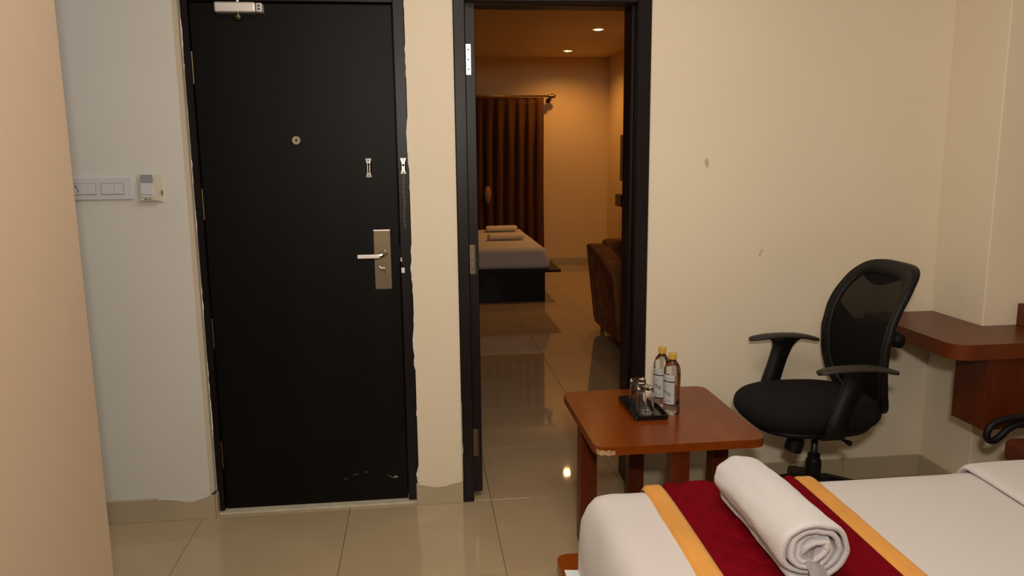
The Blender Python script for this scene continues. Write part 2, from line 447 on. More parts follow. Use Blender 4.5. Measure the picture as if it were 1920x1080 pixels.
# chain : interlocking oval links
bm = bmesh.new(); z = 1.398; k = 0
while z > 1.19:
    pts = []
    for a in range(10):
        t = 2 * PI * a / 10; o = 0.0028 * math.cos(t); v = 0.0068 * math.sin(t)
        x = -0.0605 + 0.002 * math.sin(z * 60)
        pts.append((x + (o if k % 2 else 0.3 * o), 3.213 + (0 if k % 2 else o), z + v))
    tube(bm, pts, 0.0009, 5, closed=True); z -= 0.0098; k += 1
lathe(bm, (-0.0605, 3.213, 1.178), [(0.0015, 0.012), (0.003, 0.006), (0.003, -0.004), (0.001, -0.006)], 8)
mk('door_chain', bm, 'steel', parent=cp)

# door closer on the top of the leaf
bm = B(-0.742, -0.592, 3.197, 3.245, 2.012, 2.050, 0.006, 3)
cl = mk('door_closer', bm, 'satin', parent=leaf)
bm = B(-0.590, -0.567, 3.200, 3.243, 2.014, 2.047, 0.004, 2); mk('end_cap', bm, 'white_plastic', parent=leaf)
bm = bmesh.new(); lathe(bm, (-0.660, 3.222, 0), [(0.004, 1.986), (0.010, 1.989), (0.0135, 1.997), (0.0135, 2.003), (0.006, 2.006), (0.006, 2.013)], 16)
mk('closer_spindle', bm, 'steel', parent=leaf)
bm = bmesh.new(); lathe(bm, (-0.660, 3.222, 0), [(0.006, 2.045), (0.006, 2.070)], 12); box(bm, -0.668, -0.40, 3.214, 3.230, 2.068, 2.074, 0.001, 1)
box(bm, -0.405, -0.39, 3.2, 3.23, 2.066, 2.078, 0.001, 1)
mk('closer_arm', bm, 'satin', parent=leaf)
bm = bmesh.new()
for q in range(2): box(bm, -0.583, -0.576, 3.1985, 3.2005, 2.021 + q * 0.012, 2.028 + q * 0.012)
mk('adjusting_screw', bm, 'dark_metal', parent=leaf)

# lock plate, lever and thumb turn
bm = B(-0.189, -0.121, 3.2415, 3.245, 0.932, 1.176, 0.0012, 2)
mk('lock_plate', bm, 'steel', parent=leaf)
bm = B(-0.189, -0.121, 3.2405, 3.2445, 1.1715, 1.1775, 0.0012, 2); mk('lock_plate_edge', bm, 'satin', parent=leaf)
for sx in (-0.183, -0.127):
    for sz in (0.938, 1.164):
        bm = bmesh.new(); lathe(bm, (sx, 3.2415, sz), [(0.0036, 0), (0.0036, -0.001), (0.002, -0.002)], 10, 'Y'); mk('screw', bm, 'chrome', parent=leaf)
bm = bmesh.new(); lathe(bm, (-0.148, 3.2415, 1.081), [(0.0135, 0), (0.0135, -0.003), (0.009, -0.006), (0.008, -0.034)], 20, 'Y')
tube(bm, [(-0.148, 3.204, 1.081), (-0.156, 3.199, 1.080), (-0.166, 3.198, 1.077)], [0.009, 0.009, 0.009], 12)
mk('lever_neck', bm, 'chrome', parent=leaf)
bm = B(-0.254, -0.163, 3.190, 3.204, 1.0655, 1.0825, 0.0035, 3); mk('lever_handle', bm, 'satin', parent=leaf)
bm = bmesh.new(); lathe(bm, (-0.154, 3.2415, 1.014), [(0.0095, 0), (0.0095, -0.004), (0.006, -0.006), (0.005, -0.012)], 18, 'Y')
tube(bm, [(-0.168, 3.224, 1.030), (-0.158, 3.224, 1.020), (-0.146, 3.224, 1.002)], [0.0045, 0.008, 0.0045], 12, flat=0.5)
mk('thumb_turn', bm, 'chrome', parent=leaf)
# strike plate bits on the frame
mk('strike_plate', B(-0.0805, -0.0665, 3.2195, 3.2225, 1.000, 1.022, 0.0008, 1), 'satin', parent=d1)
for k in range(3):
    mk('latch_tooth', B(-0.0835, -0.0755, 3.2185, 3.2225, 1.048 + 0.0055 * k, 1.0515 + 0.0055 * k, 0.0006, 1), 'satin', parent=d1)
mk('strike_edge', B(-0.0845, -0.0832, 3.219, 3.2225, 1.062, 1.11, 0.0004, 1), 'steel', parent=d1)
# scratches in the laminate near the floor
bm = bmesh.new()
pts = [(-0.355 + 0.225 * t, 3.2446, 0.108 + 0.034 * math.sin(PI * min(1, t * 1.06)) + 0.002 * math.sin(t * 40)) for t in [k / 40 for k in range(41)]]
for a, b_ in ((0, 3), (7, 11), (16, 19), (33, 40)):
    tube(bm, pts[a:b_ + 1], [0.0004 + 0.0006 * math.sin(PI * i / max(1, b_ - a)) + (0.0012 if (a == 33 and i in (5, 6)) else 0) for i in range(b_ - a + 1)], 5)
mk('scratch', bm, 'greyink', parent=leaf)
bm = bmesh.new(); tube(bm, [(-0.140, 3.2446, 0.116), (-0.134, 3.2445, 0.1125), (-0.126, 3.2446, 0.110)], [0.0006, 0.0022, 0.0007], 6)
mk('scratch', bm, 'caulk', parent=leaf, label='white chip at the end of the scratch')

# ------------------------------------------------------------------ door 2 (open doorway to the bedroom)
bm = bmesh.new(); cut_box_ring(bm, 0.150, 0.944, 2.115, (0.048, 0.058, 0.055), 3.190, 3.36, 0.0, 0.004)
# deeper stop of the frame
box(bm, 0.198, 0.238, 3.235, 3.35, 0.03, 2.075, 0.002, 1); box(bm, 0.872, 0.886, 3.235, 3.35, 0.03, 2.075, 0.002, 1); box(bm, 0.2, 0.88, 3.25, 3.35, 2.056, 2.075, 0.002, 1)
d2 = struct('door_2', bm, 'frame', label='dark frame of the open doorway')
for (za, zb) in ((1.787, 1.906), (0.985, 1.108), (0.190, 0.311)):
    hx = 0.2005
    h_ = mk('hinge', B(hx, hx + 0.021, 3.2325, 3.2350, za, zb, 0.0006, 1), 'satin' if za > 1.5 else 'steel', parent=d2)
    bm = bmesh.new(); lathe(bm, (hx + 0.0225, 3.2325, 0), [(0.003, za), (0.003, zb)], 8); mk('hinge_pin', bm, 'chrome', parent=h_)
    bm = bmesh.new()
    for zz in (0.18, 0.5, 0.82): lathe(bm, (hx + 0.010, 3.2325, za + (zb - za) * zz), [(0.0035, 0), (0.002, -0.0012)], 8, 'Y')
    mk('hinge_screw', bm, 'dark_metal', parent=h_)

# ------------------------------------------------------------------ switch panel and key card holder
YW = Y0 - 0.005
sp = thing('switch_panel', (-1.22, YW, 1.362), 'long white socket and switch panel on the hall wall', 'switch')
mk('back_plate', B(-1.36, -1.084, YW - 0.010, YW, 1.318, 1.405, 0.004, 3), 'white_plastic', parent=sp)
f_ = mk('socket', B(-1.345, -1.222, YW - 0.0125, YW - 0.009, 1.340, 1.380, 0.0015, 2), 'white_plastic', parent=sp)
bm = bmesh.new()
for (dx, dz, r) in ((-1.2905, 1.369, 0.0033), (-1.285, 1.360, 0.0024), (-1.2835, 1.351, 0.0024)): lathe(bm, (dx, YW - 0.0126, dz), [(r, 0), (r, -0.0003)], 10, 'Y')
mk('socket_hole', bm, 'black_hole', parent=f_)
mk('socket_switch', B(-1.248, -1.2235, YW - 0.0145, YW - 0.012, 1.341, 1.379, 0.001, 2), 'grey_card' if False else 'white_plastic', parent=sp)
mk('panel_gap', B(-1.346, -1.2205, YW - 0.0112, YW - 0.0098, 1.3385, 1.3815), 'greyink', parent=sp)
mk('panel_gap', B(-1.2005, -1.1195, YW - 0.0112, YW - 0.0098, 1.3385, 1.3815), 'greyink', parent=sp)
mk('rocker', B(-1.199, -1.1545, YW - 0.0145, YW - 0.010, 1.340, 1.380, 0.001, 2), 'white_plastic', parent=sp)
mk('rocker', B(-1.1535, -1.121, YW - 0.0130, YW - 0.010, 1.340, 1.380, 0.001, 2), 'white_plastic', parent=sp)
kh = thing('key_card_switch', (-1.02, YW, 1.36), 'cream key card power switch beside the entrance door', 'switch')
mk('back_plate', B(-1.069, -0.975, YW - 0.006, YW, 1.305, 1.412, 0.003, 2), 'ivory_plastic', parent=kh)
bm = bmesh.new()
pr = [(YW - 0.005, 1.309), (YW - 0.030, 1.315), (YW - 0.026, 1.398), (YW - 0.005, 1.402)]
lo = [bm.verts.new((-1.060 + (0.006 if i in (1, 2) else 0), a, b_)) for i, (a, b_) in enumerate(pr)]
hi = [bm.verts.new((-0.984 - (0.012 if i in (1, 2) else 0), a, b_)) for i, (a, b_) in enumerate(pr)]
bm.faces.new(lo); bm.faces.new(hi)
for i in range(4): bm.faces.new((lo[i], lo[(i + 1) % 4], hi[(i + 1) % 4], hi[i]))
bevel_all(bm, 0.0025, 2)
mk('holder_body', bm, 'ivory_plastic', parent=kh)
fr = mk('holder_front', B(-1.050, -1.002, YW - 0.034, YW - 0.027, 1.3265, 1.380, 0.002, 2), 'white_plastic', parent=kh)
bm = bmesh.new(); lathe(bm, (-1.036, YW - 0.0305, 1.3195), [(0.0028, 0), (0.0028, -0.001)], 10, 'Y'); box(bm, -1.034, -1.014, YW - 0.0315, YW - 0.0295, 1.3187, 1.3203)
mk('holder_mark', bm, 'ink', parent=kh)
bm = bmesh.new(); x = -1.0455
for k, wd in enumerate((.0024, .0026, .0008, .0026, .003, .0026, .0024, .0028, .0024, .0020, .0016, .0028)):
    box(bm, x, x + wd, YW - 0.0344, YW - 0.0338, 1.3345 + (0.0004 if k % 3 else 0), 1.3375 + (0.0012 if k in (0, 1, 9) else 0)); x += wd + 0.0008
mk('holder_lettering', bm, 'greyink', parent=kh)
mk('holder_lamp', B(-0.9805, -0.9775, YW - 0.0135, YW - 0.0055, 1.333, 1.352, 0.0005, 1), 'brass', parent=kh)
kc = mk('key_card', B(-1.049, -1.004, YW - 0.0315, YW - 0.0295, 1.345, 1.4125, 0.0006, 1), 'grey_card', origin=(-1.026, YW - 0.03, 1.345))
tag(kc, 'grey key card standing in the cream wall switch', 'card')

# ------------------------------------------------------------------ bed in the foreground
BX0, BX1, BY0, BY1, BZ = 0.430, 2.55, 0.22, 2.045, 0.552
bed = thing('bed', (1.4, 1.1, 0), 'large foreground bed with white sheet on red wood platform', 'bed')
bm = bmesh.new(); prism(bm, rrect(0.368, 2.6, 0.12, 2.13, 0.035), 0.275, 0.312, 'XY'); bevel_all(bm, 0.003, 2)
mk('platform', bm, 'wood_top', parent=bed)
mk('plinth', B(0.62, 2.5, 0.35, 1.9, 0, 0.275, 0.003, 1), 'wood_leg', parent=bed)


def sq(t, p):  # signed power
    return math.copysign(abs(t) ** p, t)


bm = bmesh.new()
cx, cy = (BX0 + BX1) / 2, (BY0 + BY1) / 2; hx, hy = (BX1 - BX0) / 2, (BY1 - BY0) / 2


def edge_pt(a, inset, z):
    c, s = math.cos(a), math.sin(a)
    # rounded rectangle, corner radius .06
    k = 1 / max(abs(c) / hx, abs(s) / hy)
    x, y = c * k, s * k; r = 0.055 if z > 0.5 else 0.035
    ax, ay = max(0, abs(x) - (hx - r)), max(0, abs(y) - (hy - r))
    if ax > 0 and ay > 0:
        ll = math.hypot(ax, ay); x = math.copysign(hx - r + ax / ll * r, x); y = math.copysign(hy - r + ay / ll * r, y)
    x -= inset * math.copysign(1, x) * (abs(x) / hx) ** 3
    y -= inset * math.copysign(1, y) * (abs(y) / hy) ** 3
    return x, y


angs = []
NB = 60
per = []
def cl(k): return 0.5 - 0.5 * math.cos(PI * k / NB)
for k in range(NB): per.append((-hx, hy - 2 * hy * cl(k)))
for k in range(NB): per.append((-hx + 2 * hx * cl(k), -hy))
for k in range(NB): per.append((hx, -hy + 2 * hy * cl(k)))
for k in range(NB): per.append((hx - 2 * hx * cl(k), hy))
rows = [(0.313, -0.014), (0.36, -0.017), (0.42, -0.015), (0.47, -0.008), (0.505, 0.003), (0.53, 0.015), (0.545, 0.034), (0.5515, 0.058), (0.553, 0.10), (0.5525, 0.18)]
rings = []
for (z, ins) in rows:
    ring = []
    for (x, y) in per:
        a = math.atan2(y, x); ex, ey = edge_pt(a, ins, z)
        px, py = cx + ex, cy + ey
        nz = 0.006 * noise.noise(Vector((px * 5, py * 5, z * 4))) * (1 if z < 0.53 else 0.5)
        # diagonal tucks hanging from the far left corner
        dcorner = math.hypot(px - BX0, py - BY1)
        tuck = 0.004 * math.exp(-(dcorner / 0.22) ** 2) * math.sin(26 * (py - z * 1.0)) * (1 if z < 0.52 else 0.3)
        nx, ny = ex / max(1e-6, math.hypot(ex, ey)), ey / max(1e-6, math.hypot(ex, ey))
        zz = z + 0.011 * math.exp(-(dcorner / 0.075) ** 2) * (1 if z > 0.5 else 0) + (0.002 * noise.noise(Vector((px * 6, py * 6, 3))) if z > 0.5 else 0)
        ring.append(bm.verts.new((px + nx * (nz + tuck), py + ny * (nz + tuck * .4), zz)))
    rings.append(ring)
n = len(per)
for a, b_ in zip(rings, rings[1:]):
    for i in range(n): bm.faces.new((a[i], a[(i + 1) % n], b_[(i + 1) % n], b_[i]))
bm.faces.new(rings[-1])
ms = mk('mattress', bm, 'sheet', parent=bed, smooth=True)
# turned back top sheet towards the head of the bed
bm = bmesh.new()
prof2 = [(0.90, 0.000), (0.45, 0.000), (0.012, 0.000), (0.000, 0.006), (0.000, 0.012), (0.006, 0.019), (0.018, 0.023), (0.06, 0.025), (0.12, 0.026), (0.25, 0.026), (0.45, 0.027), (0.70, 0.028), (0.90, 0.028)]
rg = []
NV2 = 70
for k in range(NV2 + 1):
    v = k / NV2; vv_ = v ** 1.6
    y = BY1 + 0.010 - vv_ * (BY1 - BY0 + 0.01)
    ring = []
    for (dx, dz) in prof2:
        e = BY1 + 0.010 - y
        drop = 0.050 * max(0, 1 - e / 0.05) ** 2
        x = 1.548 + 0.010 * math.sin(y * 7) + dx
        z = BZ + 0.0015 + dz * (0.75 + 0.25 * min(1, e / 0.08)) - drop + (0.002 * noise.noise(Vector((x * 5, y * 5, 1))) if dz > 0.01 else 0)
        ring.append(bm.verts.new((x, y, z)))
    rg.append(ring)
for p, q in zip(rg, rg[1:]):
    for i in range(len(prof2)):
        j = (i + 1) % len(prof2); bm.faces.new((p[i], p[j], q[j], q[i]))
bm.faces.new(rg[0]); bm.faces.new(rg[-1])
mk('turned_sheet', bm, 'sheet', parent=bed, smooth=True)

# runner across the bed
runner = thing('bed_runner', (0.84, 1.1, BZ), 'crimson quilted runner with orange borders across the bed', 'runner')


def drape(x, s, lift):
    """s = distance along the cloth from the far hem; returns point on the mattress, over the edge"""
    hang = 0.10; rc = 0.045
    arc = rc * PI / 2
    yE = BY1 + lift; zT = BZ + 0.0015 + lift
    if s < hang: return (x, yE + 0.004, zT - rc - (hang - s))
    if s < hang + arc:
        a = (s - hang) / rc
        return (x, yE - rc + rc * math.cos(a) + 0.004 * math.cos(a), zT - rc + rc * math.sin(a))
    return (x, yE - rc - (s - hang - arc), zT)


LEN = 0.10 + 0.07 + 1.70


def wob(s): return 0.006 * math.sin(s * 5.0 + 0.6)


def quilt(nx, ny, x0, x1):
    bm = bmesh.new()

    def fn(u, v):
        s = v * LEN; x = x0 + (x1 - x0) * u
        p = 0.10
        a = (x - x0 + (s)) / p; b_ = (x - x0 - (s)) / p
        da = abs(a - round(a)); db = abs(b_ - round(b_))
        h = 0.009 * (min(1, da * 4.2) * min(1, db * 4.2)) ** 0.45
        e = min(1, min(u, 1 - u) * 30)
        return drape(x + wob(s), s, 0.0035 + h * e)
    grid(bm, nx, ny, fn); return bm


mk('quilted_panel', quilt(76, 300, 0.648, 1.038), 'red', parent=runner, smooth=True)
for (a, b_) in ((0.590, 0.650), (1.034, 1.094)):
    bm = bmesh.new()
    grid(bm, 10, 160, lambda u, v: drape(a + (b_ - a) * u + wob(v * LEN), v * LEN, 0.010 * min(1, 5 * min(u, 1 - u)) ** 0.6 - 0.001 + 0.0012 * noise.noise(Vector((u * 3, v * 30, a)))))
    mk('border', bm, 'orange', parent=runner, smooth=True)

# rolled towel on the runner
bm = bmesh.new()
TY0, TY1 = 1.475, 1.925; TXC = 0.812; TR = 0.081; TZ = BZ + 0.013
turns = 4.1; NS = 150


def towel_pt(u, v, off):
    # u along the spiral 0 outside ->1 centre ; v along the axis
    ang = -2.2 + u * turns * 2 * PI
    r = TR * (1 - 0.80 * u) + off
    y = TY0 + (TY1 - TY0) * v
    wr = 0.0045 * noise.noise(Vector((math.cos(ang) * 2.2, y * 9, math.sin(ang) * 2.2))) + 0.0012 * noise.noise(Vector((math.cos(ang) * 5, y * 30, math.sin(ang) * 5)))
    k = 1.0
    dfar = (TY1 - y)
    if dfar < 0.055: k = math.sqrt(max(0.0, 1 - (1 - dfar / 0.055) ** 2)) * 0.72 + 0.28
    dn = (y - TY0)
    if dn < 0.012: k *= 1 - 0.05 * (1 - dn / 0.012) ** 2
    r = (r + wr) * k
    squash = 0.84
    cone = 0.98 + 0.12 * (1 - v)
    x = TXC + r * math.cos(ang) * 1.04 * cone + 0.006 * math.sin(v * 2.4)
    z = TZ + TR * squash * cone + r * math.sin(ang) * squash * cone
    # inner layers are crumpled and stick out slightly at the near end
    y += -0.012 * u * max(0, 1 - v * 8) * math.sin(u * 17) + 0.010 * noise.noise(Vector((u * 9, 4.2, 0))) * max(0, 1 - v * 8)
    if u > 0.35:
        c = (u - 0.35)
        x += 0.014 * c * math.sin(u * 31); z += 0.016 * c * math.cos(u * 23)
    return (x, y, z)


NV = 46
th = 0.0052


def vv(j):
    t = j / (NV - 1); return t
outer = [[bm.verts.new(towel_pt(i / NS, vv(j), 0)) for j in range(NV)] for i in range(NS + 1)]
inner = [[bm.verts.new(towel_pt(i / NS, vv(j), -th * 2)) for j in range(NV)] for i in range(NS + 1)]
for i in range(NS):
    for j in range(NV - 1):
        bm.faces.new((outer[i][j], outer[i + 1][j], outer[i + 1][j + 1], outer[i][j + 1]))
        bm.faces.new((inner[i][j], inner[i][j + 1], inner[i + 1][j + 1], inner[i + 1][j]))
    bm.faces.new((outer[i][0], inner[i][0], inner[i + 1][0], outer[i + 1][0]))
    bm.faces.new((outer[i][-1], outer[i + 1][-1], inner[i + 1][-1], inner[i][-1]))
for j in range(NV - 1):
    bm.faces.new((outer[0][j], outer[0][j + 1], inner[0][j + 1], inner[0][j]))
    bm.faces.new((outer[-1][j], inner[-1][j], inner[-1][j + 1], outer[-1][j + 1]))
tw = mk('rolled_towel', bm, 'terry', origin=(TXC, 1.7, TZ), smooth=True)
tag(tw, 'thick rolled white terry towel lying on the crimson runner', 'towel')
# tongue of towelling folded inside the roll
bm = bmesh.new()


def tongue(u, v):
    x = TXC - 0.024 + 0.040 * u + 0.006 * math.sin(v * 6) + 0.012 * v
    z = TZ + 0.012 + 0.062 * v + 0.004 * math.sin(u * 5)
    y = TY0 - 0.026 * (1 - v) - 0.004 * math.sin(u * PI) + 0.030 * v ** 3
    return (x, y, z)


grid(bm, 12, 16, tongue); bmesh.ops.solidify(bm, geom=bm.faces, thickness=0.006)
mk('inner_fold', bm, 'terry', parent=tw)

# folded paper on the platform ledge at the foot of the bed
bm = bmesh.new(); prism(bm, [(0.378, 2.040), (0.435, 2.032), (0.430, 1.80), (0.376, 1.81)], 0.3123, 0.3127)
prism(bm, [(0.380, 2.036), (0.433, 2.028), (0.428, 1.83), (0.379, 1.84)], 0.3128, 0.3133)
pp = mk('paper', bm, 'paper', origin=(0.40, 1.9, 0.3125)); tag(pp, 'pale folded paper on the bed platform ledge', 'paper')

# ------------------------------------------------------------------ coffee table
tb = thing('coffee_table', (0.865, 2.78, 0), 'square red wood coffee table with rounded corners beside the doorway', 'table')
bm = bmesh.new(); prism(bm, rrect(0.565, 1.170, 2.470, 3.105, 0.045), 0.470, 0.500); bevel_all(bm, 0.0025, 2, 0.9)
top = mk('tabletop', bm, 'wood_top', parent=tb)
for (lx, ly) in ((0.604, 2.79), (1.118, 2.79), (0.866, 2.515), (0.866, 3.062)):
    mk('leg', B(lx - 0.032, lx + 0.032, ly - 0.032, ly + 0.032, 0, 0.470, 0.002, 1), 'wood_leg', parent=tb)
# bare patch where the edge veneer has chipped off
bm = bmesh.new(); pts = rrect(0.5643, 1.170, 2.4693, 3.105, 0.0457, 8)[:9]
pts = pts[3:] + [(0.62, 2.4693), (0.632, 2.4693)]
for k in range(len(pts) - 1):
    a, c = pts[k], pts[k + 1]; z1a = 0.492 - 0.006 * abs(math.sin(k * 1.9)); z1b = 0.492 - 0.006 * abs(math.sin((k + 1) * 1.9))
    z0a = 0.4715 + 0.002 * math.sin(k * 2.2); z0b = 0.4715 + 0.002 * math.sin((k + 1) * 2.2)
    q = [bm.verts.new(p) for p in ((a[0], a[1], z0a), (c[0], c[1], z0b), (c[0], c[1], z1b), (a[0], a[1], z1a))]
    bm.faces.new(q)
bmesh.ops.remove_doubles(bm, verts=bm.verts, dist=1e-5)
bmesh.ops.solidify(bm, geom=bm.faces, thickness=0.0004)
mk('chipped_edge', bm, 'chip', parent=tb, label='pale chipped patch on the front left corner')

# tray
bm = bmesh.new(); x0, x1, y0_, y1_ = 0.767, 0.894, 2.712, 2.962
oz = [(0.0, 0.5005), (-0.002, 0.5185), (0.003, 0.5185), (0.006, 0.5055)]
ringv = []
for (ins, z) in oz:
    ringv.append([bm.verts.new((a, b_, z)) for a, b_ in rrect(x0 + ins, x1 - ins, y0_ + ins, y1_ - ins, max(0.002, 0.007 - ins), 3)])
for a, b_ in zip(ringv, ringv[1:]):
    for i in range(len(a)): bm.faces.new((a[i], a[(i + 1) % len(a)], b_[(i + 1) % len(a)], b_[i]))
bm.faces.new(ringv[0]); bm.faces.new(ringv[-1])
ty = mk('tray', bm, 'tray', origin=(0.83, 2.84, 0.5)); tag(ty, 'small black rectangular tray on the coffee table', 'tray')

# tumblers, upside down
def tumbler(x, y, label):
    bm = bmesh.new(); z = 0.5065; h = 0.100
    # one closed profile : inner floor, inner wall, rim, outer wall, thick base on top
    lathe(bm, (x, y, z), [(0.004, h - 0.013), (0.024, h - 0.014), (0.0285, h - 0.022), (0.0312, h * .55), (0.0318, 0.002), (0.0322, 0.0), (0.0332, 0.0), (0.0336, 0.002), (0.0334, h * .55), (0.0322, h * .8), (0.0308, h - 0.006), (0.027, h), (0.010, h - 0.001), (0.004, h - 0.002)], 36)
    o = mk('glass_tumbler', bm, 'glass', origin=(x, y, z), smooth=True)
    return tag(o, label, 'glass', 'upturned tumblers on the tray')


tumbler(0.8275, 2.795, 'upturned clear glass tumbler, nearer of the two on the black tray')
tumbler(0.830, 2.902, 'upturned clear glass tumbler, farther of the two on the black tray')


def bottle(x, y, label, rot):
    t = thing('water_bottle', (x, y, 0.5), label, 'bottle', 'water bottles on the coffee table')
    R_ = 0.031
    bm = bmesh.new()
    prof = [(0.024, 0.0), (0.0295, 0.003), (R_, 0.010), (R_, 0.035), (R_ - 0.001, 0.039), (R_, 0.043), (R_, 0.160), (R_ - 0.0012, 0.163), (R_, 0.167), (R_ - 0.001, 0.178), (0.025, 0.192), (0.017, 0.203), (0.0125, 0.209), (0.0120, 0.216), (0.0120, 0.232)]
    lathe(bm, (x, y, 0.5006), prof, 32)
    mk('bottle_body', bm, 'water', parent=t, smooth=True)
    bm = bmesh.new(); lathe(bm, (x, y, 0.5), [(0.0145, 0.214), (0.0148, 0.217), (0.0148, 0.234), (0.0135, 0.2375), (0.004, 0.238)], 24)
    for k in range(24):
        a = 2 * PI * k / 24; c, s = math.cos(a), math.sin(a)
        box(bm, x + c * 0.0148 - 0.0007, x + c * 0.0148 + 0.0007, y + s * 0.0148 - 0.0007, y + s * 0.0148 + 0.0007, 0.718, 0.733)
    mk('bottle_cap', bm, 'cap', parent=t)

    def band(a0, a1, z0, z1, rr, m_, nm, par=None):
        bm = bmesh.new(); n_ = max(2, int((a1 - a0) / 0.12))
        V = [[bm.verts.new((x + rr * math.cos(rot + a0 + (a1 - a0) * k / n_), y + rr * math.sin(rot + a0 + (a1 - a0) * k / n_), 0.5 + z)) for z in (z0, z1)] for k in range(n_ + 1)]
        for k in range(n_): bm.faces.new((V[k][0], V[k + 1][0], V[k + 1][1], V[k][1]))
        bmesh.ops.solidify(bm, geom=bm.faces, thickness=0.0002)
        return mk(nm, bm, m_, parent=par or t)
    band(-0.95, 0.95, 0.044, 0.158, R_ + 0.0004, 'label', 'bottle_label')
    band(-0.97, 0.97, 0.040, 0.0445, R_ + 0.0006, 'ink', 'label_border')
    band(-0.97, 0.97, 0.130, 0.134, R_ + 0.0008, 'ink', 'label_border')
    band(0.90, 0.99, 0.040, 0.158, R_ + 0.0008, 'ink', 'label_border')
    for (a0, a1, z0, z1) in ((-0.55, 0.45, 0.088, 0.0905), (-0.4, 0.0, 0.093, 0.096), (-0.2, 0.5, 0.082, 0.085), (0.1, 0.4, 0.076, 0.079), (-0.5, 0.5, 0.060, 0.0608), (-0.5, 0.4, 0.056, 0.0568), (-0.5, 0.5, 0.052, 0.0528), (-0.3, 0.3, 0.112, 0.113), (-0.6, 0.6, 0.144, 0.1448)):
        band(a0, a1, z0, z1, R_ + 0.0010, 'greyink', 'label_lettering')
    return t


bottle(0.926, 2.778, 'water bottle with yellow cap, nearer of the two beside the tray', math.radians(218))
bottle(0.914, 2.868, 'water bottle with yellow cap, farther of the two beside the tray', math.radians(222))

# ------------------------------------------------------------------ office chair
OX, OY = 1.535, 2.83
oc = thing('office_chair', (OX, OY, 0), 'black mesh back office chair with armrests facing left', 'chair')
SXC, SHX, SHY = 1.487, 0.262, 0.232


def seat_ring(k, z, drop=0.0, n_=48):
    o = []
    for i in range(n_):
        a = 2 * PI * i / n_; c, s = math.cos(a), math.sin(a)
        x = SXC + SHX * k * sq(c, 0.72); y = OY + SHY * k * sq(s, 0.72)
        fr_ = max(0, (SXC - x) / SHX)
        zz = z - drop * fr_ ** 3
        o.append((x, y, zz))
    return o


bm = bmesh.new()
prof = [(0.30, 0.438, 0), (0.75, 0.438, 0.004), (0.86, 0.443, 0.006), (0.95, 0.458, 0.010), (0.995, 0.480, 0.012), (1.0, 0.496, 0.012), (0.985, 0.512, 0.014), (0.94, 0.526, 0.016), (0.86, 0.535, 0.016), (0.7, 0.539, 0.012), (0.45, 0.536, 0.006), (0.2, 0.534, 0)]
rr = []
for k, z, d in prof: rr.append([bm.verts.new(p) for p in seat_ring(k, z, d)])
for a, b_ in zip(rr, rr[1:]):
    for i in range(48): bm.faces.new((a[i], a[(i + 1) % 48], b_[(i + 1) % 48], b_[i]))
bm.faces.new(rr[0]); bm.faces.new(rr[-1])
mk('seat', bm, 'black_fabric', parent=oc, smooth=True)
bm = bmesh.new(); rr = [[bm.verts.new(p) for p in seat_ring(k, z, 0)] for k, z in ((0.6, 0.418), (0.84, 0.424), (0.88, 0.440), (0.7, 0.444))]
for a, b_ in zip(rr, rr[1:]):
    for i in range(48): bm.faces.new((a[i], a[(i + 1) % 48], b_[(i + 1) % 48], b_[i]))
bm.faces.new(rr[0]); bm.faces.new(rr[-1])
mk('seat_pan', bm, 'black_plastic', parent=oc, smooth=True)


def backX(z):
    P_ = [(0.42, 1.765), (0.50, 1.730), (0.58, 1.705), (0.66, 1.692), (0.74, 1.690), (0.82, 1.700), (0.90, 1.732), (0.98, 1.780), (1.06, 1.842)]
    for (a, xa), (c, xb) in zip(P_, P_[1:]):
        if z <= c: t = (z - a) / (c - a); return xa + (xb - xa) * t
    return P_[-1][1]


ZC, HZ = 0.762, 0.288


def back_out(a, k=1.0):
    c, s = math.cos(a), math.sin(a)
    z = ZC + HZ * k * sq(s, 0.48)
    t = (z - (ZC - HZ)) / (2 * HZ)
    hw = 0.205 + 0.024 * math.sin(min(1, t * 1.4) * PI / 2) - 0.010 * max(0, t - .55) / .45
    y = OY + hw * k * sq(c, 0.48)
    x = backX(z) - 0.022 * ((y - OY) / 0.22) ** 2
    return Vector((x, y, z))


bm = bmesh.new(); NB_ = 72
O_ = [back_out(2 * PI * i / NB_) for i in range(NB_)]
def wfr(i):
    a = 2 * PI * i / NB_; s = math.sin(a)
    return 0.90 if s > 0.5 else 0.885
I_ = [back_out(2 * PI * i / NB_, 0.83) for i in range(NB_)]
o1 = [bm.verts.new(p + Vector((-0.012, 0, 0))) for p in O_]; o2 = [bm.verts.new(p + Vector((0.014, 0, 0))) for p in O_]
i1 = [bm.verts.new(p + Vector((-0.006, 0, 0))) for p in I_]; i2 = [bm.verts.new(p + Vector((0.010, 0, 0))) for p in I_]
for i in range(NB_):
    j = (i + 1) % NB_
    bm.faces.new((o1[i], o1[j], i1[j], i1[i])); bm.faces.new((o2[i], i2[i], i2[j], o2[j]))
    bm.faces.new((o1[i], o2[i], o2[j], o1[j])); bm.faces.new((i1[i], i1[j], i2[j], i2[i]))
bevel_all(bm, 0.004, 2, 0.9)
mk('back_frame', bm, 'black_plastic', parent=oc, smooth=True)
# mesh panel
bm = bmesh.new()
ringsm = [[bm.verts.new(back_out(2 * PI * i / NB_, k)) for i in range(NB_)] for k in (0.86, 0.6, 0.3, 0.05)]
for a, b_ in zip(ringsm, ringsm[1:]):
    for i in range(NB_): bm.faces.new((a[i], a[(i + 1) % NB_], b_[(i + 1) % NB_], b_[i]))
bm.faces.new(ringsm[-1])
mk('mesh_panel', bm, 'mesh', parent=oc, smooth=True)


def back_surf(yy, z, off): return Vector((backX(z) - 0.022 * ((yy - OY) / 0.22) ** 2 + off, yy, z))


